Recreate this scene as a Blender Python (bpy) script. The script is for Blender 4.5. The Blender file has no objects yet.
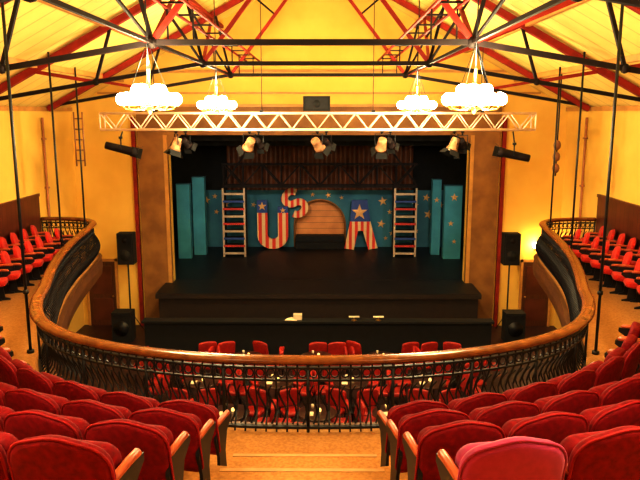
import bpy, math, random
from mathutils import Vector, Matrix
random.seed(4)
S = bpy.context.scene
S.view_settings.view_transform = 'Standard'
S.view_settings.exposure = 0.32
S.view_settings.gamma = 0.81
COL = S.collection

# ---------------------------------------------------------------- materials
def mat(name, c1, c2=None, rough=0.6, scale=4.0, metal=0.0, stretch=(1,1,1), emis=None, estr=0, bump=0.0, detail=4, spec=0.5, sheen=0):
    m = bpy.data.materials.new(name); m.use_nodes = True
    nt = m.node_tree; N = nt.nodes; L = nt.links
    b = N['Principled BSDF']
    b.inputs['Roughness'].default_value = rough
    b.inputs['Metallic'].default_value = metal
    b.inputs['Specular IOR Level'].default_value = spec
    if sheen: b.inputs['Sheen Weight'].default_value = sheen
    if c2 is None: c2 = tuple(x*0.8 for x in c1)
    tc = N.new('ShaderNodeTexCoord'); mp = N.new('ShaderNodeMapping')
    mp.inputs['Scale'].default_value = stretch
    nz = N.new('ShaderNodeTexNoise'); nz.inputs['Scale'].default_value = scale; nz.inputs['Detail'].default_value = detail
    L.new(tc.outputs['Object'], mp.inputs['Vector']); L.new(mp.outputs['Vector'], nz.inputs['Vector'])
    r = N.new('ShaderNodeValToRGB')
    r.color_ramp.elements[0].position = 0.35; r.color_ramp.elements[0].color = (*c2, 1)
    r.color_ramp.elements[1].position = 0.65; r.color_ramp.elements[1].color = (*c1, 1)
    L.new(nz.outputs['Fac'], r.inputs['Fac']); L.new(r.outputs['Color'], b.inputs['Base Color'])
    if bump:
        bp = N.new('ShaderNodeBump'); bp.inputs['Strength'].default_value = bump
        L.new(nz.outputs['Fac'], bp.inputs['Height']); L.new(bp.outputs['Normal'], b.inputs['Normal'])
    if emis:
        b.inputs['Emission Color'].default_value = (*emis, 1); b.inputs['Emission Strength'].default_value = estr
    return m

def boards(name, c1, c2, axis, freq, rough=0.5, dark=0.45):
    """painted boards: thin dark grooves along an axis"""
    m = mat(name, c1, c2, rough, 2.0)
    nt = m.node_tree; N = nt.nodes; L = nt.links; b = N['Principled BSDF']
    tc = N.new('ShaderNodeTexCoord'); sp = N.new('ShaderNodeSeparateXYZ')
    L.new(tc.outputs['Object'], sp.inputs[0])
    mu = N.new('ShaderNodeMath'); mu.operation = 'MULTIPLY'; mu.inputs[1].default_value = freq
    L.new(sp.outputs[axis], mu.inputs[0])
    fr = N.new('ShaderNodeMath'); fr.operation = 'FRACT'; L.new(mu.outputs[0], fr.inputs[0])
    gt = N.new('ShaderNodeMath'); gt.operation = 'GREATER_THAN'; gt.inputs[1].default_value = 0.93; L.new(fr.outputs[0], gt.inputs[0])
    mx = N.new('ShaderNodeMix'); mx.data_type = 'RGBA'
    src = b.inputs['Base Color'].links[0].from_socket
    L.new(gt.outputs[0], mx.inputs['Factor']); L.new(src, mx.inputs['A'])
    mx.inputs['B'].default_value = (*[x*dark for x in c2], 1)
    L.new(mx.outputs['Result'], b.inputs['Base Color'])
    return m

def flag_mat(name, freq, blue_z):
    m = bpy.data.materials.new(name); m.use_nodes = True
    nt = m.node_tree; N = nt.nodes; L = nt.links; b = N['Principled BSDF']
    b.inputs['Roughness'].default_value = 0.7
    tc = N.new('ShaderNodeTexCoord'); sp = N.new('ShaderNodeSeparateXYZ'); L.new(tc.outputs['Object'], sp.inputs[0])
    mu = N.new('ShaderNodeMath'); mu.operation = 'MULTIPLY'; mu.inputs[1].default_value = freq; L.new(sp.outputs[0], mu.inputs[0])
    fr = N.new('ShaderNodeMath'); fr.operation = 'FRACT'; L.new(mu.outputs[0], fr.inputs[0])
    gt = N.new('ShaderNodeMath'); gt.operation = 'GREATER_THAN'; gt.inputs[1].default_value = 0.5; L.new(fr.outputs[0], gt.inputs[0])
    mx = N.new('ShaderNodeMix'); mx.data_type = 'RGBA'
    L.new(gt.outputs[0], mx.inputs['Factor'])
    mx.inputs['A'].default_value = (0.75, 0.05, 0.03, 1); mx.inputs['B'].default_value = (0.85, 0.60, 0.32, 1)
    g2 = N.new('ShaderNodeMath'); g2.operation = 'GREATER_THAN'; g2.inputs[1].default_value = blue_z; L.new(sp.outputs[2], g2.inputs[0])
    m2 = N.new('ShaderNodeMix'); m2.data_type = 'RGBA'
    L.new(g2.outputs[0], m2.inputs['Factor']); L.new(mx.outputs['Result'], m2.inputs['A'])
    m2.inputs['B'].default_value = (0.03, 0.08, 0.32, 1)
    L.new(m2.outputs['Result'], b.inputs['Base Color'])
    return m

M = {}
M['wall'] = mat('yellow_plaster', (0.88,0.58,0.13), (0.83,0.52,0.105), 0.75, 1.2)
M['ceil'] = boards('ceiling_boards', (0.93,0.75,0.25), (0.90,0.70,0.21), 1, 1.6, 0.5, 0.7)
M['ochre'] = mat('ochre_proscenium', (0.33,0.145,0.035), (0.22,0.09,0.022), 0.6, 2.0)
M['trim'] = mat('trim_paint', (0.6,0.30,0.08), None, 0.5)
M['dado'] = boards('dado_wood', (0.13,0.03,0.015), (0.08,0.018,0.01), 1, 4.0, 0.35)
M['door'] = mat('door_wood', (0.12,0.035,0.015), (0.07,0.022,0.01), 0.4, 6, stretch=(6,6,0.6))
M['carpet'] = mat('tan_carpet', (0.54,0.28,0.10), (0.42,0.20,0.066), 0.95, 30, bump=0.2, spec=0.1)
M['nosing'] = mat('step_nosing', (0.60,0.34,0.14), None, 0.7)
M['stalls'] = mat('stalls_floor', (0.05,0.012,0.01), (0.025,0.008,0.008), 0.5, 3)
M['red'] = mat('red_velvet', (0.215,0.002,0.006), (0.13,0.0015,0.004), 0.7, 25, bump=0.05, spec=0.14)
M['redlit'] = mat('red_velvet_lit', (0.55,0.022,0.014), (0.42,0.014,0.009), 0.7, 25, bump=0.05, spec=0.15, sheen=0.1)  # same velvet as the near seats, stronger light put into the colour
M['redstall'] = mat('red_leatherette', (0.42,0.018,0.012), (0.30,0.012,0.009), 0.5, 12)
M['redrim'] = mat('red_piping', (0.30,0.005,0.009), None, 0.6, 10, spec=0.2)
M['pinklit'] = mat('velvet_pink_lit', (0.36,0.02,0.115), (0.30,0.015,0.095), 0.65, 25, spec=0.25, sheen=0.15)  # seat under brighter light; the pinkish lighting is put into its colour
M['iron'] = mat('black_iron', (0.010,0.010,0.015), (0.005,0.005,0.008), 0.45, 8, metal=0.2)
M['arm'] = mat('orange_wood', (0.50,0.10,0.03), (0.34,0.06,0.02), 0.35, 8, stretch=(4,1,4))
M['railw'] = mat('handrail_wood', (0.25,0.078,0.018), (0.14,0.037,0.010), 0.25, 5, stretch=(1,1,1))
M['fascia'] = mat('gallery_fascia', (0.13,0.048,0.014), (0.09,0.03,0.010), 0.5, 3)
M['redsteel'] = mat('red_painted_steel', (0.30,0.020,0.012), (0.22,0.015,0.009), 0.65, 5, spec=0.25)
M['blksteel'] = mat('black_painted_steel', (0.016,0.008,0.009), (0.010,0.006,0.006), 0.7, 5, spec=0.2)
M['black'] = mat('matt_black', (0.006,0.006,0.008), (0.003,0.003,0.004), 0.8, 5)
M['stagefl'] = mat('stage_floor_black', (0.009,0.008,0.010), (0.004,0.004,0.006), 0.5, 2.5)
M['lip'] = mat('stage_lip', (0.022,0.011,0.008), (0.014,0.007,0.006), 0.6, 4)
M['alu'] = mat('aluminium_truss', (0.92,0.72,0.62), (0.8,0.58,0.48), 0.4, 8)
M['cream'] = mat('lamp_housing_cream', (0.45,0.24,0.12), (0.22,0.10,0.05), 0.5, 8)
M['bulb'] = mat('lit_globe', (1,0.9,0.6), None, 0.4, emis=(1,0.88,0.52), estr=38)
M['candle'] = mat('table_candle', (1,0.8,0.4), None, 0.4, emis=(1,0.65,0.2), estr=1.6)
M['lens'] = mat('lit_lens', (1,0.8,0.5), None, 0.2, emis=(1,0.6,0.25), estr=1.5)
M['brass'] = mat('brass', (0.45,0.25,0.06), None, 0.35, metal=0.7)
M['teal'] = mat('teal_mural', (0.05,0.22,0.34), (0.03,0.14,0.24), 0.8, 0.9)
M['tealf'] = mat('teal_flat', (0.06,0.32,0.48), (0.045,0.25,0.39), 0.8, 1.5)
M['star'] = mat('star_gold', (0.85,0.5,0.2), None, 0.6)
M['slat'] = boards('brown_curtain', (0.22,0.07,0.028), (0.12,0.036,0.014), 0, 3.2)
M['tanlit'] = boards('arch_backing', (0.75,0.32,0.10), (0.6,0.23,0.07), 2, 4.0)
M['white'] = mat('white_paint', (0.62,0.48,0.36), None, 0.6)
M['blue'] = mat('blue_paint', (0.03,0.08,0.35), None, 0.6)
M['redp'] = mat('red_paint', (0.6,0.04,0.03), None, 0.6)
M['conduit'] = mat('conduit_pink', (0.50,0.20,0.09), None, 0.5)
M['rack'] = mat('rack_wood', (0.28,0.11,0.04), None, 0.5)
M['flagU'] = flag_mat('flag_stripes_u', 3.6, 3.05)
M['flagS'] = flag_mat('flag_stripes_s', 4.2, 9.0)
M['flagA'] = flag_mat('flag_stripes_a', 4.2, 2.7)
M['table'] = mat('table_dark', (0.05,0.02,0.015), None, 0.3)
M['paper'] = mat('paper', (0.85,0.78,0.6), None, 0.8)

# ---------------------------------------------------------------- mesh builder
class MB:
    def __init__(s): s.v=[]; s.f=[]; s.m=[]; s.s=[]; s.mats=[]
    def mi(s, k):
        if k not in s.mats: s.mats.append(k)
        return s.mats.index(k)
    def add(s, vs, fs, k, smooth=False, X=None):
        o=len(s.v); i=s.mi(k)
        for p in vs:
            p=Vector(p)
            s.v.append(tuple(X@p if X else p))
        for f in fs: s.f.append([a+o for a in f]); s.m.append(i); s.s.append(smooth)
    def box(s, c, d, k, X=None):
        x,y,z=[a/2 for a in d]
        vs=[(c[0]+a*x,c[1]+b*y,c[2]+e*z) for a in(-1,1) for b in(-1,1) for e in(-1,1)]
        s.add(vs,[(0,1,3,2),(4,6,7,5),(0,4,5,1),(2,3,7,6),(0,2,6,4),(1,5,7,3)],k,False,X)
    def bx(s,x0,x1,y0,y1,z0,z1,k,X=None):
        s.box(((x0+x1)/2,(y0+y1)/2,(z0+z1)/2),(abs(x1-x0),abs(y1-y0),abs(z1-z0)),k,X)
    def tube(s, pts, r, k, seg=6, X=None, smooth=True, closed=False, cap=True):
        pts=[Vector(p) for p in pts]; n=len(pts)
        if not isinstance(r,(list,tuple)): r=[r]*n
        vs=[]; prev=None
        for i in range(n):
            if closed: t=pts[(i+1)%n]-pts[i-1]
            else: t=pts[min(i+1,n-1)]-pts[max(i-1,0)]
            if t.length<1e-7: t=Vector((0,0,1))
            t.normalize()
            if prev is None:
                up=Vector((0,0,1)) if abs(t.z)<0.9 else Vector((1,0,0))
                a=t.cross(up).normalized()
            else:
                a=prev-t*prev.dot(t)
                if a.length<1e-5: a=t.orthogonal()
                a.normalize()
            prev=a; b=t.cross(a)
            for j in range(seg):
                th=2*math.pi*(j+0.5)/seg
                vs.append(pts[i]+(a*math.cos(th)+b*math.sin(th))*r[i])
        fs=[]
        rng=n if closed else n-1
        for i in range(rng):
            for j in range(seg):
                i2=(i+1)%n
                fs.append((i*seg+j,i*seg+(j+1)%seg,i2*seg+(j+1)%seg,i2*seg+j))
        if cap and not closed:
            fs.append(tuple(range(seg))[::-1]); fs.append(tuple((n-1)*seg+j for j in range(seg)))
        s.add(vs,fs,k,smooth and seg>4,X)
    def bar(s,p0,p1,w,k):  # square section bar
        s.tube([p0,p1],w*0.7071,k,4,smooth=False)
    def sphere(s,c,r,k,seg=10,rings=6,X=None,sc=(1,1,1)):
        vs=[(c[0],c[1],c[2]+r*sc[2])]; fs=[]
        for i in range(1,rings):
            ph=math.pi*i/rings
            for j in range(seg):
                th=2*math.pi*j/seg
                vs.append((c[0]+r*sc[0]*math.sin(ph)*math.cos(th),c[1]+r*sc[1]*math.sin(ph)*math.sin(th),c[2]+r*sc[2]*math.cos(ph)))
        vs.append((c[0],c[1],c[2]-r*sc[2])); last=len(vs)-1
        for j in range(seg):
            fs.append((0,1+j,1+(j+1)%seg)); fs.append((last,last-seg+(j+1)%seg,last-seg+j))
        for i in range(rings-2):
            for j in range(seg):
                a=1+i*seg; b=a+seg
                fs.append((a+j,b+j,b+(j+1)%seg,a+(j+1)%seg))
        s.add(vs,fs,k,True,X)
    def prism(s, poly, a, b, k, axis='y', X=None):
        """poly 2D; axis y -> (x,z) polygons extruded along y; axis x -> (y,z); axis z -> (x,y)"""
        n=len(poly)
        def P(p,t):
            return (p[0],t,p[1]) if axis=='y' else ((t,p[0],p[1]) if axis=='x' else (p[0],p[1],t))
        vs=[P(p,a) for p in poly]+[P(p,b) for p in poly]
        fs=[tuple(range(n)),tuple(range(2*n-1,n-1,-1))]+[(i,i+n,(i+1)%n+n,(i+1)%n) for i in range(n)]
        s.add(vs,fs,k,False,X)
    def pillow(s, outline, cx, cz, thick, k, X=None, curve=0.0):
        """outline list (x,z); padded panel, y is thickness axis"""
        n=len(outline); layers=[(0.55,-1.06),(0.9,-1.0),(0.975,-0.75),(1,-0.3),(1,0.3),(0.975,0.75),(0.9,1.0),(0.55,1.06)]
        vs=[];fs=[]
        for sc,t in layers:
            for (x,z) in outline:
                xx=cx+(x-cx)*sc; zz=cz+(z-cz)*sc
                vs.append((xx,t*thick/2+curve*xx*xx,zz))
        for l in range(len(layers)-1):
            for j in range(n):
                fs.append((l*n+j,l*n+(j+1)%n,(l+1)*n+(j+1)%n,(l+1)*n+j))
        c0=len(vs); vs.append((cx,-1.08*thick/2,cz)); vs.append((cx,1.08*thick/2,cz))
        L=(len(layers)-1)*n
        for j in range(n):
            fs.append((c0,(j+1)%n,j)); fs.append((c0+1,L+j,L+(j+1)%n))
        s.add(vs,fs,k,True,X)
    def mesh(s,name):
        me=bpy.data.meshes.new(name)
        me.from_pydata(s.v,[],s.f)
        for k in s.mats: me.materials.append(M[k])
        for p,i,sm in zip(me.polygons,s.m,s.s): p.material_index=i; p.use_smooth=sm
        import bmesh
        bm=bmesh.new(); bm.from_mesh(me); bmesh.ops.recalc_face_normals(bm,faces=bm.faces); bm.to_mesh(me); bm.free()
        me.update(); return me
    def obj(s,name,parent=None,loc=None,rot=None):
        return inst(s.mesh(name),name,loc or (0,0,0),rot or (0,0,0),parent)
def inst(me,name,loc=(0,0,0),rot=(0,0,0),parent=None):
    o=bpy.data.objects.new(name,me); COL.objects.link(o); o.location=loc; o.rotation_euler=rot
    if parent: o.parent=parent
    return o

W=7.9; ZF=3.15; ZW=7.2; ZR=11.5; YB=-2.5; YP=22.0; YC=10.7
OP=4.83; PT=6.34
# ---------------------------------------------------------------- room shell
b=MB(); b.bx(-W-0.2,W+0.2,YB-0.2,YP+0.3,-0.2,0,'stalls'); b.obj('floor')
for sgn,nm in((-1,'wall_left'),(1,'wall_right')):
    b=MB(); b.bx(sgn*W,sgn*(W+0.2),YB-0.2,YP+0.3,0,ZW,'wall')
    b.bx(sgn*(W-0.05),sgn*W,YB,19.0,ZF,4.72,'dado')
    b.bx(sgn*(W-0.08),sgn*W,YB,19.0,4.72,4.80,'dado')
    b.bx(sgn*(W-0.06),sgn*W,YB,YP,ZW-0.12,ZW,'trim')
    b.obj(nm)
b=MB(); b.prism([(-W,0),(W,0),(W,ZW),(0,ZR),(-W,ZW)],YB-0.2,YB,'wall'); b.obj('wall_back')
b=MB()
b.bx(-W,-OP,YP,YP+0.3,0,ZW,'wall'); b.bx(OP,W,YP,YP+0.3,0,ZW,'wall'); b.bx(-OP,OP,YP,YP+0.3,PT,ZW,'wall')
b.prism([(-W,ZW),(W,ZW),(0,ZR)],YP,YP+0.3,'wall')
b.obj('wall_front')
b=MB()
for sgn in(-1,1):
    b.bx(sgn*OP,sgn*5.78,YP-0.16,YP,0,7.22,'ochre')
    b.bx(sgn*(OP),sgn*(OP+0.12),YP-0.2,YP-0.16,0,PT,'trim')
    b.bx(sgn*5.86,sgn*5.98,YP-0.12,YP,0,6.9,'redsteel')
b.bx(-OP,OP,YP-0.16,YP,PT,7.22,'ochre')
b.bx(-5.86,5.86,YP-0.24,YP,7.22,7.30,'trim')
for sgn in(-1,1):
    b.prism([(sgn*OP,PT),(sgn*(OP-0.5),PT),(sgn*(OP-0.2),PT-0.12),(sgn*OP,PT-0.45)],YP-0.15,YP-0.01,'ochre')
b.obj('proscenium_arch')
b=MB(); b.bx(-5.9,5.9,YP-0.08,YP,8.28,8.36,'trim'); b.bx(-7.0,7.0,YP-0.06,YP,7.62,7.68,'trim'); b.obj('trim_1')
for sgn,nm in((-1,'ceiling'),(1,'ceiling.001')):
    b=MB(); b.prism([(sgn*W,ZW),(0,ZR),(0,ZR+0.15),(sgn*(W+0.2),ZW+0.05)],YB-0.2,YP+0.3,'ceil'); b.obj(nm)
def rz(x): return ZW+(W-abs(x))*(ZR-ZW)/W

# ---------------------------------------------------------------- roof trusses
def truss(y):
    b=MB()
    K=2.5; zk=8.1
    for s in(-1,1):
        P=lambda x,z:(s*x,y,z)
        b.bar((s*(W-0.1),y,rz(W-0.1)-0.12),(0,y,ZR-0.14),0.15,'redsteel')
        b.bar(P(W-0.12,ZW+0.02),P(K,zk),0.085,'blksteel')
        b.bar(P(K,zk),P(0,ZR-0.2),0.085,'redsteel')
        b.bar(P(K,zk),P(4.5,rz(4.5)-0.14),0.09,'redsteel')
        b.bar(P(4.9,7.7),P(4.5,rz(4.5)-0.14),0.06,'blksteel')
        b.bar(P(4.9,7.7),P(6.3,rz(6.3)-0.14),0.08,'redsteel')
        b.bar(P(K,zk),P(2.9,rz(2.9)-0.14),0.06,'blksteel')
        b.bar(P(1.2,9.75),P(1.9,rz(1.9)-0.14),0.05,'blksteel')
        b.sphere(P(K,zk),0.10,'blksteel',8,5)
        b.sphere(P(4.9,7.7),0.08,'blksteel',8,5)
    b.bar((-K,y,zk),(K,y,zk),0.09,'blksteel')
    return b
TY=[2.0,6.5,11.0,15.5,20.0]
for i,y in enumerate(TY): truss(y).obj('roof_truss')
for s in(-1,1):
    b=MB()
    x=s*2.5
    b.bar((x,2,8.1),(x,20,8.1),0.05,'blksteel')
    b.bar((s*3.0,2,rz(3.0)-0.2),(s*3.0,YP,rz(3.0)-0.2),0.09,'redsteel')
    for i in range(4):
        y0=TY[i]; y1=TY[i+1]
        b.bar((x,y0,8.1),(s*3.0,y1,rz(3)-0.2),0.07,'redsteel')
        b.bar((x,y1,8.1),(s*3.0,y0,rz(3)-0.2),0.04,'blksteel')
    for dx in(-0.2,0.2):
        b.bar((s*(2.05)+dx,9,8.62),(s*2.05+dx,21.9,8.62),0.04,'redsteel')
    yy=9.2
    while yy<21.8:
        b.bar((s*2.05-0.2,yy,8.62),(s*2.05+0.2,yy,8.62),0.03,'blksteel'); yy+=1.3
    for y in TY[2:]:
        for dx in(-0.2,0.2): b.bar((s*2.05+dx,y,8.1),(s*2.05+dx,y,8.62),0.025,'blksteel')
    b.obj('roof_bracing')
b=MB()
for s in(-1,1):
    for xx in(1.4,4.6,6.2):
        b.bx(s*xx-0.05,s*xx+0.05,YB,YP,rz(xx)-0.13,rz(xx)+0.0,'trim')
b.obj('roof_purlins')

# ---------------------------------------------------------------- horseshoe gallery
half=[(0,7.8),(1.2,7.88),(2.35,8.2),(3.25,8.7),(3.9,9.4),(4.33,10.3),(4.58,11.2),(4.95,12.4),(5.32,13.8),(5.65,15.5),(5.9,17.2),(6.1,18.2),(6.55,18.8),(7.2,19.0),(7.82,19.0)]
ctrl=[(-x,y) for x,y in half[:0:-1]]+half
def catmull(c,n=12):
    out=[]
    P=[c[0]]+c+[c[-1]]
    for i in range(1,len(P)-2):
        p0,p1,p2,p3=[Vector((*q,0)) for q in P[i-1:i+3]]
        for k in range(n):
            t=k/n
            out.append(0.5*((2*p1)+(p2-p0)*t+(2*p0-5*p1+4*p2-p3)*t*t+(3*p1-p0-3*p2+p3)*t**3))
    out.append(Vector((*c[-1],0))); return out
def resample(pts,step):
    L=[0]
    for i in range(1,len(pts)): L.append(L[-1]+(pts[i]-pts[i-1]).length)
    n=int(round(L[-1]/step)); out=[]; j=0
    for i in range(n+1):
        d=L[-1]*i/n
        while j<len(L)-2 and L[j+1]<d: j+=1
        t=(d-L[j])/max(1e-9,L[j+1]-L[j]); out.append(pts[j].lerp(pts[j+1],min(1,t)))
    return out
curve=catmull(ctrl)
rail=resample(curve,0.13)
def frames(p):
    fr=[]
    for i in range(len(p)):
        t=(p[min(i+1,len(p)-1)]-p[max(i-1,0)]).normalized()
        n=Vector((-t.y,t.x,0))
        fr.append((p[i],t,n))
    return fr
FR=frames(rail)
def sweep(b,fr,prof,k,smooth=False):
    n=len(prof); vs=[]; fs=[]
    for p,t,nn in fr:
        for (o,z) in prof: vs.append((p.x+nn.x*o,p.y+nn.y*o,z))
    for i in range(len(fr)-1):
        for j in range(n): fs.append((i*n+j,i*n+(j+1)%n,(i+1)*n+(j+1)%n,(i+1)*n+j))
    fs.append(tuple(range(n))); fs.append(tuple((len(fr)-1)*n+j for j in range(n)))
    b.add(vs,fs,k,smooth)
zt=ZF+0.97
b=MB()
prof=[(-0.075,zt-0.06),(-0.10,zt-0.04),(-0.088,zt-0.008),(-0.045,zt+0.01),(0.045,zt+0.01),(0.088,zt-0.008),(0.10,zt-0.04),(0.075,zt-0.06),(0.045,zt-0.09),(-0.045,zt-0.09)]
sweep(b,FR,prof,'railw',True)
sweep(b,FR,[(-0.025,zt-0.15),(0.025,zt-0.15),(0.025,zt-0.125),(-0.025,zt-0.125)],'iron')
sweep(b,FR,[(-0.03,ZF+0.05),(0.03,ZF+0.05),(0.03,ZF+0.08),(-0.03,ZF+0.08)],'iron')
sweep(b,FR,[(-0.015,ZF+0.66),(0.02,ZF+0.66),(0.02,ZF+0.685),(-0.015,ZF+0.685)],'iron')
for i,(p,t,n) in enumerate(FR):
    def Q(o,s,z): return (p.x+n.x*o+t.x*s,p.y+n.y*o+t.y*s,ZF+z)
    b.tube([Q(0,0,0),Q(0.03,0,0.10),(Q(0.12,0,0.22)),Q(0.15,0,0.34),Q(0.10,0,0.48),Q(0.03,0,0.6),Q(0,0,0.7),Q(0,0,0.89)],0.0145,'iron',4)
    if i<len(FR)-1:
        h=0.065
        b.tube([Q(0.05+0.10*math.sin(math.pi*k/8),h+0.045*math.sin(2*math.pi*k/8),0.08+0.5*k/8) for k in range(9)],0.012,'iron',4)
        b.tube([Q(0.01,h+0.05*math.cos(a),0.76+0.055*math.sin(a)) for a in [2*math.pi*k/8 for k in range(8)]],0.012,'iron',4,closed=True)
    if i%8==0:
        b.tube([Q(0,0,0),Q(0,0,0.9)],0.02,'iron',6)
b.obj('balcony_railing')
b=MB()
vs=[];fs=[]
for p,t,n in FR:
    W1=W-0.005
    if p.y>YC: o=(math.copysign(W1,p.x),p.y)
    else:
        dx,dy=p.x,p.y-YC
        sx=W1/abs(dx) if abs(dx)>1e-6 else 1e9; sy=(YC-YB)/abs(dy) if abs(dy)>1e-6 else 1e9
        q=min(sx,sy); o=(dx*q,YC+dy*q)
    e=(p.x+n.x*0.12,p.y+n.y*0.12)
    vs+= [(e[0],e[1],ZF),(o[0],o[1],ZF),(o[0],o[1],ZF-0.3),(e[0],e[1],ZF-0.3)]
for i in range(len(FR)-1):
    for j in range(4): fs.append((4*i+j,4*i+(j+1)%4,4*i+4+(j+1)%4,4*i+4+j))
b.add(vs,fs,'carpet')
b.obj('gallery_floor')
b=MB()
sweep(b,FR,[(0.12,ZF-0.42),(0.17,ZF-0.42),(0.20,ZF-0.2),(0.17,ZF+0.0),(0.19,ZF+0.03),(0.10,ZF+0.03),(0.121,ZF-0.01)],'fascia')
b.obj('trim_2')
def rod(x,y,r=0.022):
    b=MB(); z1=rz(x)-0.02
    b.tube([(x,y,ZF),(x,y,z1)],r,'iron',8)
    b.tube([(x,y,ZF),(x,y,ZF+0.05)],r*2.4,'iron',8); b.tube([(x,y,ZF+1.0),(x,y,ZF+1.06)],r*1.8,'iron',8)
    b.obj('hanger_rod')
for s in(-1,1):
    rod(s*4.62,10.6,0.024); rod(s*5.80,15.2); rod(s*6.10,17.6)

# ---------------------------------------------------------------- raked tiers
TZ=[3.54+0.31*k for k in range(6)]
b=MB()
A0=math.radians(72)
for k in range(6):
    r0=4.2+0.85*k; r1=r0+0.85 if k<5 else 13.5
    z=TZ[k]; n=40; vs=[];fs=[]
    def C(r,a):
        x=r*math.sin(a); y=YC-r*math.cos(a)
        return max(-W+0.1,min(W-0.1,x)),max(YB+0.02,y)
    for i in range(n+1):
        a=-A0+2*A0*i/n
        p=C(r0,a); q=C(r1,a)
        vs+=[(p[0],p[1],ZF),(p[0],p[1],z),(q[0],q[1],z),(q[0],q[1],ZF)]
    for i in range(n):
        for j in range(3): fs.append((4*i+j,4*i+j+1,4*i+5+j,4*i+4+j))
    fs.append((0,1,2,3)); fs.append((4*n,4*n+1,4*n+2,4*n+3))
    b.add(vs,fs,'carpet')
    zl=ZF if k==0 else TZ[k-1]
    y=YC-r0
    b.bx(-0.74,0.74,y-0.05,y+0.28,zl-0.05,(zl+z)/2,'carpet')
    b.bx(-0.74,0.74,y+0.25,y+0.285,(zl+z)/2-0.02,(zl+z)/2+0.006,'nosing')
    b.bx(-0.74,0.74,y-0.045,y+0.008,z-0.02,z+0.006,'nosing')
b.obj('balcony_steps')

# ---------------------------------------------------------------- theatre seats
def rounded(w,z0,z1,rt,rb,crown=0.03,n=6):
    o=[]
    def arc(cx,cz,r,a0,a1):
        for i in range(n+1):
            a=math.radians(a0+(a1-a0)*i/n); o.append((cx+r*math.cos(a),cz+r*math.sin(a)))
    h=w/2
    arc(h-rb,z0+rb,rb,-90,0)
    arc(h-rt,z1-rt,rt,0,80)
    for i in range(1,6):
        t=i/6; x=(h-rt)*(1-2*t); o.append((x,z1+crown*(1-(2*t-1)**2)))
    arc(-h+rt,z1-rt,rt,100,180)
    arc(-h+rb,z0+rb,rb,180,270)
    return o
def seat_mesh(key,down=False,rim='redrim'):
    b=MB()
    lean=Matrix.Rotation(math.radians(12),4,'X')
    XB=Matrix.Translation((0,0.02,0.34))@lean
    o=rounded(0.575,0,0.53,0.15,0.05,0.035)
    b.pillow(o,0,0.27,0.08,key,XB,curve=0.25)
    b.tube([(x,-0.02+0.25*x*x,z) for x,z in rounded(0.585,-0.005,0.535,0.155,0.05,0.035)],0.009,rim,5,XB,closed=True)
    if down: XP=Matrix.Translation((0,0.06,0.43))@Matrix.Rotation(math.radians(-84),4,'X')
    else: XP=Matrix.Translation((0,0.20,0.40))@Matrix.Rotation(math.radians(14),4,'X')
    b.pillow(rounded(0.47,0,0.42 if down else 0.36,0.09,0.05,0.0),0,0.18,0.11,key,XP)
    for s in(-1,1):
        prof=[(-0.02,0),(0.30,0),(0.30,0.03),(0.20,0.06),(0.17,0.30),(0.22,0.48),(0.34,0.56),(0.34,0.61),(-0.03,0.61),(-0.05,0.5),(0.02,0.3),(0.02,0.06),(-0.02,0.03)]
        b.prism(prof,s*0.272-0.014,s*0.272+0.014,'iron','x')
        b.tube([(s*0.272,-0.02,0.625),(s*0.272,0.03,0.635),(s*0.272,0.18,0.64),(s*0.272,0.28,0.635),(s*0.272,0.31,0.62)],[0.018,0.026,0.028,0.028,0.016],'arm',8)
        b.tube([(s*0.24,0.15,0.42),(s*0.272,0.15,0.42)],0.035,'iron',8)
    b.tube([(-0.27,0.12,0.40),(0.27,0.12,0.40)],0.014,'iron',6)
    return b.mesh('theatre_seat_mesh_'+key)
SM=seat_mesh('red'); SP=seat_mesh('pinklit',rim='pinklit'); SD=seat_mesh('redlit',True,'redlit')
def seat(x,y,z,rotz,me=None): return inst(me or SM,'theatre_seat',(x,y,z),(0,0,rotz))
for k in range(4):
    R=4.9+0.85*k
    for s in(-1,1):
        st=(0.76,0.76,0.79,0.88)[k]
        a=math.asin((st+0.30)/R)
        j=0
        while a<math.radians(64) and R*math.sin(a)<6.6:
            x=R*math.sin(a)*s; y=YC-R*math.cos(a)
            seat(x,y,TZ[k],s*a,SP if(k==3 and s==1 and j==0) else None)
            a+=0.62/R; j+=1
for s in(-1,1):
    for xr in(7.62,6.78):
        y=11.6 if xr<7 else 10.9
        while y<18.5:
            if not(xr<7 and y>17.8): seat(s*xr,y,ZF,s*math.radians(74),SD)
            y+=0.6

# ---------------------------------------------------------------- stage
b=MB()
b.bx(-4.98,4.98,20.5,YP-0.2,0,1.44,'lip'); b.bx(-5.05,5.05,20.42,YP-0.2,1.44,1.52,'stagefl')
b.bx(-OP+0.01,OP-0.01,YP-0.2,YP+0.3,0,1.52,'stagefl')
b.bx(-5.05,5.05,20.38,20.44,1.36,1.50,'lip')
b.bx(-6.75,6.75,YP+0.31,29.5,0,1.52,'stagefl')
b.obj('stage_platform')
b=MB()
b.bx(-6.9,-6.8,YP+0.3,29.6,0,8,'black'); b.bx(6.8,6.9,YP+0.3,29.6,0,8,'black')
b.bx(-6.9,6.9,29.6,29.7,0,8,'black'); b.bx(-6.9,6.9,YP+0.3,29.7,8,8.1,'black')
b.obj('wall_stage')
b=MB()
for y,z in((23.2,6.1),(25.2,5.85)):
    n=60; vs=[];fs=[]
    for i in range(n+1):
        x=-6.7+13.4*i/n; yy=y+0.06*math.sin(i*1.9)
        vs+=[(x,yy,z),(x,yy,7.9)]
    for i in range(n): fs.append((2*i,2*i+1,2*i+3,2*i+2))
    b.add(vs,fs,'black',True)
b.obj('stage_border_curtain')
b=MB()
n=140; vs=[];fs=[]
for i in range(n+1):
    x=-3.9+7.8*i/n; yy=28.6+0.07*math.sin(i*0.9)
    vs+=[(x,yy,3.4),(x,yy,6.2)]
for i in range(n): fs.append((2*i,2*i+1,2*i+3,2*i+2))
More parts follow.
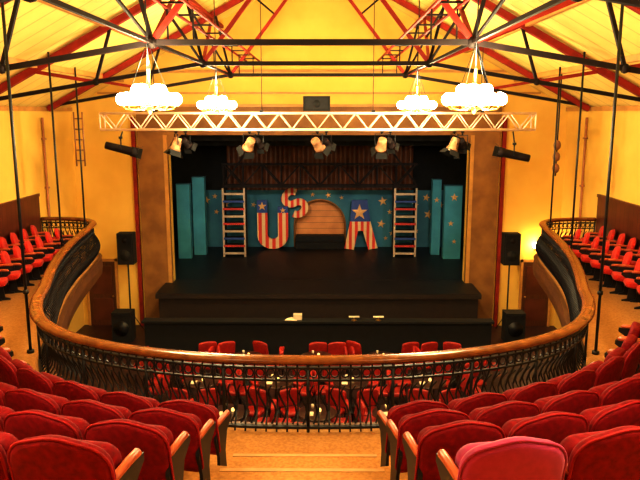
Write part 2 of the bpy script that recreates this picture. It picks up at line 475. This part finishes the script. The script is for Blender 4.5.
b.add(vs,fs,'slat',True)
b.obj('brown_curtain')
b=MB()
arc=[(1.06*math.cos(math.pi-math.pi*i/20),2.45+1.06*math.sin(math.pi-math.pi*i/20)) for i in range(21)]
poly=[(-5.5,1.52),(-1.06,1.52)]+arc+[(1.06,1.52),(5.5,1.52),(5.5,3.9),(-5.5,3.9)]
b.prism(poly,28.0,28.08,'teal')
b.tube([(-1.06,27.98,1.52)]+[(x,27.98,z) for x,z in arc]+[(1.06,27.98,1.52)],0.035,'ochre',6)
def star2(b,x,z,r,y,k='star',rot=0.0):
    p=[]
    for i in range(10):
        a=math.pi/2+rot+i*math.pi/5; rr=r if i%2==0 else r*0.4
        p.append((x+rr*math.cos(a),z+rr*math.sin(a)))
    vs=[(q[0],y,q[1]) for q in p]+[(x,y-0.03,z)]
    b.add(vs,[(i,(i+1)%10,10) for i in range(10)],k)
for x,z,r in [(-4.7,3.5,.17),(-4.3,3.0,.12),(-4.35,3.65,.12),(-3.95,2.4,.13),(-2.75,3.3,.12),(-0.3,3.72,.1),(0.35,3.7,.13),(0.9,3.6,.1),(2.6,3.45,.2),(2.55,2.5,.19),(2.9,3.0,.12),(3.0,2.1,.12),(4.4,3.6,.17),(4.5,2.9,.2),(3.95,3.3,.15),(4.7,2.3,.12),(-3.9,3.3,.15),(4.0,2.2,.12),(2.75,1.9,.1),(5.0,3.3,.14)]:
    star2(b,x,z,r,27.97,'star',random.uniform(-.3,.3))
b.obj('stage_mural')
b=MB(); b.bx(-1.6,1.6,28.4,28.46,1.52,3.75,'tanlit'); b.obj('arch_backing_panel')
b=MB(); b.bx(-1.0,1.0,27.5,28.3,1.52,1.78,'black'); b.bx(-1.0,1.0,27.85,28.35,1.78,2.0,'black'); b.obj('stage_steps')
def flat(x0,x1,y,h,k='tealf',stars=()):
    b=MB(); b.bx(x0,x1,y,y+0.35,1.52,1.52+h,k)
    b.bx(x0-0.01,x1+0.01,y-0.01,y+0.36,1.52+h,1.52+h+0.03,'teal')
    for sx,sz,r in stars: star2(b,sx,sz,r,y-0.015)
    b.obj('scenery_flat')
flat(-5.42,-4.93,25.6,2.85); flat(-4.95,-4.48,26.3,3.05)
flat(4.75,5.4,25.6,2.8,'tealf',((5.1,3.9,.16),(5.0,2.9,.12),(5.15,2.2,.1)))
flat(4.4,4.74,26.4,2.95,'tealf',((4.57,3.7,.12),))
def stroke(b,pts,w,y,k,t=0.14):
    pts=[Vector((p[0],p[1])) for p in pts]; L=[];R=[]
    for i,p in enumerate(pts):
        d=(pts[min(i+1,len(pts)-1)]-pts[max(i-1,0)]).normalized(); n=Vector((-d.y,d.x))
        L.append(p+n*w/2); R.append(p-n*w/2)
    n=len(pts); vs=[]
    for yy in(y,y+t):
        for q in L+R: vs.append((q.x,yy,max(q.y,1.525)))
    N=2*n; fs=[]
    for i in range(n-1):
        fs+=[(i,i+1,n+i+1,n+i),(N+i,N+n+i,N+n+i+1,N+i+1),(i,N+i,N+i+1,i+1),(n+i,n+i+1,N+n+i+1,N+n+i)]
    fs+=[(0,n,N+n,N),(n-1,N+n-1,N+2*n-1,2*n-1)]
    b.add(vs,fs,k)
b=MB()
U=[(-2.34,3.56),(-2.34,2.5)]+[(-1.92+0.42*math.cos(a),2.10+0.34*math.sin(a)) for a in [math.pi+math.pi*i/10 for i in range(11)]]+[(-1.50,2.5),(-1.50,3.3)]
stroke(b,U,0.42,27.35,'flagU')
star2(b,-2.34,3.32,.19,27.33); star2(b,-1.50,3.15,.13,27.33)
b.obj('letter_u_sign')
b=MB()
Sx=[]
for i in range(13):
    a=math.radians(20+ (270-20)*i/12); Sx.append((0.33*math.cos(a),0.33+0.28*math.sin(a)))
for i in range(1,13):
    a=math.radians(90-(250)*i/12); Sx.append((0.33*math.cos(a),-0.23+0.28*math.sin(a)))
rt=math.radians(32)
Sx=[(-1.0+(x*math.cos(rt)-z*math.sin(rt))*0.9,3.38+(x*math.sin(rt)+z*math.cos(rt))*0.9) for x,z in Sx]
stroke(b,Sx,0.28,27.6,'flagS'); b.bx(-1.04,-0.96,27.7,27.98,3.3,3.4,'black'); b.obj('letter_s_sign')
b=MB()
stroke(b,[(1.20,1.53),(1.42,2.6),(1.5,3.55)],0.40,27.35,'flagA'); stroke(b,[(2.18,1.53),(1.88,2.6),(1.72,3.55)],0.40,27.37,'flagA')
stroke(b,[(1.3,2.55),(2.02,2.55)],0.48,27.33,'flagA')
b.bx(1.3,1.93,27.34,27.5,2.75,3.57,'blue')
star2(b,1.61,3.08,.34,27.31); b.obj('letter_a_sign')
for s in(-1,1):
    b=MB(); x0=s*2.9; x1=s*3.72
    for x in(x0,x1):
        for y in(26.0,26.6):
            b.bx(x-0.035,x+0.035,y-0.035,y+0.035,1.52,4.2,'white' if y<26.3 else 'black')
    ks=['white','redp','blue','white','redp']
    for i in range(9):
        z=1.62+0.29*i
        b.bx(x0,x1,25.93,25.97,z,z+0.08,ks[i%5])
        b.bx(x0,x1,26.0,26.6,z+0.0,z+0.03,'black')
    b.obj('scaffold_tower')
b=MB()
for y in(26.1,26.5):
    for z in(4.28,5.1): b.bar((-3.75,y,z),(3.75,y,z),0.07,'blksteel')
    n=10
    for i in range(n):
        x=-3.7+7.4*i/n; x2=x+7.4/n
        b.bar((x,y,4.28 if i%2 else 5.1),(x2,y,5.1 if i%2 else 4.28),0.05,'blksteel')
        b.bar((x,y,4.28),(x,y,5.1),0.04,'blksteel')
for s in(-1,1):
    b.bar((s*3.75,26.3,4.3),(s*2.7,26.3,5.7),0.07,'blksteel')
b.bx(-3.75,3.75,26.1,26.5,4.21,4.25,'black')
b.obj('stage_bridge')

# ---------------------------------------------------------------- pit barrier and things on it
b=MB(); b.bx(-5.0,5.0,18.8,18.95,0,1.1,'black'); b.bx(-5.05,5.05,18.68,19.05,1.1,1.16,'black'); b.obj('orchestra_pit_barrier')
b=MB(); b.add([(-0.95,18.8,1.165),(-0.6,18.75,1.165),(-0.55,18.98,1.165),(-0.9,19.0,1.165),(-0.75,18.88,1.24)],[(0,1,4),(1,2,4),(2,3,4),(3,0,4)],'paper'); b.bx(-0.7,-0.45,18.82,18.98,1.165,1.33,'paper'); b.obj('programme_stack')
for x in(1.05,1.75):
    b=MB(); b.tube([(x,18.85,1.16),(x,18.85,1.18),(x,18.85,1.24)],[0.09,0.03,0.02],'brass',8); b.box((x,18.85,1.26),(0.3,0.12,0.02),'paper',None); b.obj('music_stand_lamp')

# ---------------------------------------------------------------- stalls: cabaret tables and chairs
def chair():
    b=MB()
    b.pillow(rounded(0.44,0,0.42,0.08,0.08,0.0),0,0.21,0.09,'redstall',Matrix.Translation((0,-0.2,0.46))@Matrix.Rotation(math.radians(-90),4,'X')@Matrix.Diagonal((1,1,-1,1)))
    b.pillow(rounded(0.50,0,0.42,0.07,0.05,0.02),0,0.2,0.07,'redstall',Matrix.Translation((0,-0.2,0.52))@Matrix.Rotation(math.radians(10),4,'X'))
    for sx in(-1,1):
        b.tube([(sx*0.2,0.2,0),(sx*0.19,0.17,0.44)],0.013,'iron',6)
        b.tube([(sx*0.2,-0.26,0),(sx*0.2,-0.2,0.44),(sx*0.2,-0.29,0.9)],0.013,'iron',6)
    return b.mesh('chair_mesh')
CM=chair()
def table():
    b=MB()
    b.tube([(0,0,0.71),(0,0,0.715),(0,0,0.74),(0,0,0.745)],[0.40,0.42,0.42,0.40],'table',24)
    b.tube([(0,0,0),(0,0,0.03),(0,0,0.06),(0,0,0.71)],[0.24,0.24,0.04,0.035],'iron',14)
    b.tube([(0.05,0.05,0.745),(0.05,0.05,0.78),(0.05,0.05,0.81)],[0.035,0.035,0.02],'candle',10)
    b.box((-0.15,-0.1,0.75),(0.14,0.2,0.008),'paper')
    b.tube([(-0.1,0.2,0.745),(-0.1,0.2,0.83)],[0.025,0.035],'paper',8)
    return b.mesh('table_mesh')
TM=table()
rowy=[17.0,15.3,13.6,11.9]
for ri,y in enumerate(rowy):
    xs=[-3.5,-1.75,0,1.75,3.5] if ri%2==0 else [-2.7,-0.9,0.9,2.7]
    if ri==3: xs=xs[1:-1]
    for x in xs:
        x2=x+random.uniform(-.12,.12)
        inst(TM,'cabaret_table',(x2,y,0))
        for dx,dy in((-0.27,-0.68),(0.27,-0.68),(-0.68,0.05),(0.68,0.05)):
            r=math.atan2(-dx,-dy)
            inst(CM,'red_chair',(x2+dx,y+dy,0),(0,0,-r+random.uniform(-.15,.15)))
for x,r in((-3.05,.35),(-2.57,.45),(-1.4,-.6),(0.0,.1),(0.5,.15),(1.15,-.7),(2.45,.3),(2.95,.35),(3.75,-.4)):
    inst(CM,'red_chair',(x,17.8,0),(0,0,r))
# ---------------------------------------------------------------- PA speakers
for s in(-1,1):
    b=MB(); x=s*6.1; 
    b.prism([(-0.25,-0.5),(0.25,-0.5),(0.25,0.5),(-0.25,0.5)],21.0,21.4,'black','y',Matrix.Translation((x,0,2.8)))
    b.box((x,20.99,2.8),(0.44,0.02,0.94),'iron'); b.tube([(x,20.97,2.6),(x,20.985,2.6)],0.17,'black',20); b.tube([(x,20.97,3.08),(x,20.985,3.08)],0.08,'blksteel',16)
    b.tube([(x,21.25,0.05),(x,21.25,2.3)],0.025,'iron',8)
    for a in(0,2.1,4.2): b.tube([(x,21.25,0.7),(x+0.45*math.cos(a),21.25+0.45*math.sin(a),0.02)],0.014,'iron',6)
    b.obj('pa_speaker')
    b=MB(); b.bx(x-0.3,x+0.3,20.2,20.7,0,0.95,'black'); b.tube([(x,20.18,0.45),(x,20.2,0.45)],0.24,'iron',20); b.bx(x-0.26,x+0.26,20.19,20.2,0.8,0.9,'iron'); b.obj('subwoofer_speaker')
for i,s in enumerate((-1,1)):
    b=MB(); x0=s*6.75; x1=s*7.65
    b.bx(x0,x1,YP-0.05,YP,0,2.2,'door'); 
    for z0,z1 in((0.2,0.95),(1.1,2.05)): b.bx(x0+s*0.12,x1-s*0.12,YP-0.07,YP-0.05,z0,z1,'dado')
    b.bx(x0-s*0.08,x0,YP-0.08,YP,0,2.28,'trim'); b.bx(x1,x1+s*0.08,YP-0.08,YP,0,2.28,'trim'); b.bx(x0-s*0.08,x1+s*0.08,YP-0.08,YP,2.2,2.28,'trim')
    b.sphere((x0+s*0.1,YP-0.1,1.02),0.035,'brass'); b.obj('door_%d'%(i+1))
for x,y in((-7.84,19.6),(7.84,20.2)):
    b=MB(); b.tube([(x,y,0.1),(x,y,6.9)],0.035,'conduit',8)
    for z in(1.5,3.2,4.9,6.3): b.box((x,y,z),(0.11,0.12,0.05),'conduit')
    b.obj('pipe')
b=MB()
for dx in(0,0.22): b.tube([(-6.32+dx,17.9,5.65),(-6.32+dx,17.9,7.05)],0.022,'rack',6)
for k in range(5): b.tube([(-6.32,17.9,5.8+0.27*k),(-6.10,17.9,5.8+0.27*k)],0.018,'rack',6)
b.tube([(-6.21,17.9,6.9),(-6.21,17.9,rz(6.21)-0.02)],0.012,'iron',6)
b.obj('hanging_ladder_rack')
b=MB(); b.tube([(7.1,YP,2.62),(7.1,YP-0.15,2.62),(7.1,YP-0.15,2.7)],0.02,'brass',8); b.sphere((7.1,YP-0.15,2.78),0.1,'bulb'); b.obj('wall_lamp')

# ---------------------------------------------------------------- lighting truss
TYY=18.7
b=MB(); zt0=7.02; zb0=6.58; Lh=5.84
for dy,z in((-0.2,zt0),(0.2,zt0),(-0.2,zb0),(0.2,zb0)):
    b.tube([(-Lh,TYY+dy,z),(Lh,TYY+dy,z)],0.036,'alu',8)
n=34
for i in range(n):
    x=-Lh+2*Lh*i/n; x2=x+2*Lh/n
    for dy in(-0.2,0.2):
        b.tube([(x,TYY+dy,zb0 if i%2 else zt0),(x2,TYY+dy,zt0 if i%2 else zb0)],0.018,'alu',5)
    for z in(zt0,zb0): b.tube([(x,TYY-0.2 if i%2 else TYY+0.2,z),(x2,TYY+0.2 if i%2 else TYY-0.2,z)],0.012,'alu',5)
for x in(-Lh,Lh):
    for dy in(-0.2,0.2): b.tube([(x,TYY+dy,zb0),(x,TYY+dy,zt0)],0.022,'alu',6)
    for z in(zt0,zb0): b.tube([(x,TYY-0.2,z),(x,TYY+0.2,z)],0.022,'alu',6)
for x in(-4.4,-1.5,1.5,4.4):
    b.tube([(x,TYY,zt0),(x,TYY,rz(x)-0.02)],0.010,'iron',5); b.box((x,TYY,zt0+0.05),(0.08,0.5,0.06),'iron')
b.obj('lighting_truss')
b=MB(); b.bx(-0.38,0.34,18.5,18.95,7.08,7.47,'black'); b.bx(-0.32,0.28,18.48,18.5,7.13,7.42,'iron'); b.tube([(-0.02,18.46,7.27),(-0.02,18.5,7.27)],0.1,'black',14); b.obj('projector_box')
def spot_dir(b,c,d,L,r,body,yoke_top,lens=True):
    c=Vector(c); d=Vector(d).normalized(); 
    p=[c-d*L*0.5,c-d*L*0.48,c-d*L*0.2,c+d*L*0.3,c+d*L*0.32,c+d*L*0.5]
    b.tube(p,[r*0.5,r*0.8,r*0.85,r*0.95,r*1.1,r*1.12],body,14)
    if lens: b.tube([c+d*L*0.501,c+d*L*0.505],r*0.95,'lens',14)
    side=d.cross(Vector((0,0,1))).normalized(); upv=side.cross(d)
    for v,w in((upv,side),(-upv,side),(side,upv),(-side,upv)):
        e=c+d*L*0.5+v*r*1.1; f=e+d*r*1.0+v*r*0.6
        b.add([e+w*r,e-w*r,f-w*r*1.1,f+w*r*1.1],[(0,1,2,3)],'black')
    t=Vector((c.x,c.y,yoke_top))
    b.tube([c+side*r*1.05,c+side*r*1.3,c+side*r*1.3+Vector((0,0,r*1.9)),c-side*r*1.3+Vector((0,0,r*1.9)),c-side*r*1.3,c-side*r*1.05],0.015,'iron',5)
    b.tube([c+Vector((0,0,r*1.9)),t],0.022,'iron',6)
    b.tube([t-Vector((0,0,0.03)),t+Vector((0,0,0.03))],0.05,'iron',8)
fx=[-3.85,-1.85,0.0,1.75,3.72]
for i,x in enumerate(fx):
    b=MB(); spot_dir(b,(x,TYY,6.19),(random.uniform(-.5,.5),-0.1 if i in(0,4) else 0.6,-0.7),0.36,0.145,'cream',6.53)
    spot_dir(b,(x+0.24,TYY+0.1,6.22),(0.3,0.7,-0.5),0.3,0.11,'blksteel',6.53,False)
    b.obj('stage_spotlight')
for s,zz in((-1,6.08),(1,5.92)):
    b=MB(); spot_dir(b,(s*5.25,18.3,zz),(-s*0.93,0.25,-0.26 if s<0 else 0.2),0.85,0.12,'blksteel',zz+0.3,True)
    b.tube([(s*5.25,18.3,zz+0.3),(s*5.25,18.5,6.53)],0.02,'iron',6); b.obj('profile_lantern')
b=MB()
for z in(5.6,5.9,6.2): b.sphere((6.25,17.9,z),0.10,'rack',10,6,None,(1,1,1.3))
b.tube([(6.25,17.9,5.4),(6.25,17.9,rz(6.25)-0.02)],0.02,'iron',6); b.obj('hanging_lantern_cluster')

# ---------------------------------------------------------------- chandeliers
def chandelier():
    b=MB(); q=0.40
    b.tube([(0,0,0.55),(0,0,0.2),(0,0,0.1),(0,0,-0.02),(0,0,-0.08),(0,0,-0.12)],[0.02,0.03,0.06,0.06,0.04,0.01],'brass',12)
    b.tube([(0.37*math.cos(2*math.pi*i/24),0.37*math.sin(2*math.pi*i/24),0.0) for i in range(24)],0.014,'brass',6,closed=True)
    n=11
    for i in range(n):
        a=2*math.pi*i/n; c,s=math.cos(a),math.sin(a)
        b.tube([(0.08*c,0.08*s,-0.02),(0.22*c,0.22*s,-0.06),(0.36*c,0.36*s,-0.05),(q*c,q*s,0.0)],0.010,'brass',5)
        b.tube([(q*c,q*s,-0.02),(q*c,q*s,0.02)],0.035,'brass',8)
        b.sphere((q*c,q*s,0.10),0.10,'bulb',12,8)
    for i in range(5):
        a=2*math.pi*(i+.5)/5; c,s=math.cos(a),math.sin(a)
        b.tube([(0.05*c,0.05*s,0.1),(0.17*c,0.17*s,0.14)],0.010,'brass',5)
        b.sphere((0.19*c,0.19*s,0.23),0.10,'bulb',12,8)
    for i in range(4):
        a=2*math.pi*i/4+0.4; b.tube([(0.37*math.cos(a),0.37*math.sin(a),0),(0,0,0.95)],0.005,'iron',4)
    b.tube([(0,0,0.5),(0,0,2.99)],0.012,'iron',5); b.tube([(0,0,2.9),(0,0,3.0)],[0.03,0.09],'brass',10)
    return b.mesh('chandelier_mesh')
CH=chandelier()
CHP=[(-2.48,3.4),(2.48,3.4),(-2.48,10.6),(2.48,10.6),(-2.48,17.2),(2.48,17.2)]  # first pair is out of view, added as fill for the near seats
def plight(name,loc,e,col,r,parent=None):
    l=bpy.data.lights.new(name,'POINT'); l.energy=e; l.color=col; l.shadow_soft_size=r
    o=bpy.data.objects.new(name,l); COL.objects.link(o); o.location=loc
    if parent: o.parent=parent
    return o
for i,(x,y) in enumerate(CHP):
    o=inst(CH,'chandelier',(x,y,7.12))
    plight('chandelier_light',(0,0,-0.35),125 if i<2 else 320,(1,0.80,0.43),0.25,o)
    plight('chandelier_uplight',(0,0,0.6),130 if i<2 else 210,(1,0.86,0.48),0.2,o)
def spot(loc,tgt,e,col,ang,r=0.1,blend=0.6):
    l=bpy.data.lights.new('stage_beam','SPOT'); l.energy=e; l.color=col; l.spot_size=math.radians(ang); l.spot_blend=blend; l.shadow_soft_size=r
    o=bpy.data.objects.new('stage_beam',l); COL.objects.link(o); o.location=loc
    o.rotation_euler=(Vector(tgt)-Vector(loc)).to_track_quat('-Z','Y').to_euler()
spot((-3.85,TYY+.4,6.0),(-3.2,28,2.9),340,(1,0.85,0.7),36)
spot((-1.85,TYY+.4,6.0),(-1.5,28,2.9),330,(1,0.82,0.65),28)
spot((0,TYY+.4,6.0),(0,28,3.0),330,(1,0.8,0.6),24)
spot((1.75,TYY+.4,6.0),(1.5,28,2.9),330,(1,0.82,0.65),28)
spot((3.72,TYY+.4,6.0),(3.4,28,2.9),340,(1,0.85,0.7),36)
spot((0,27.2,4.9),(0,28.4,2.6),40,(1,0.6,0.25),60)
plight('wall_lamp_light',(7.1,YP-0.4,2.8),25,(1,0.7,0.3),0.08)
for s in(-1,1): plight('under_gallery_fill',(s*6.9,15,2.6),60,(1,0.72,0.3),0.1)  # fill lamps added below the side galleries, no fixture there

w=bpy.data.worlds.new('World'); S.world=w; w.use_nodes=True
w.node_tree.nodes['Background'].inputs[0].default_value=(0.05,0.03,0.015,1)

cam=bpy.data.cameras.new('Camera'); cam.sensor_width=36; cam.lens=38.25; cam.clip_start=0.05
co=bpy.data.objects.new('Camera',cam); COL.objects.link(co); co.location=(0.2,0,7.0)
co.rotation_euler=(math.radians(79.5),0,math.radians(0.4)); S.camera=co
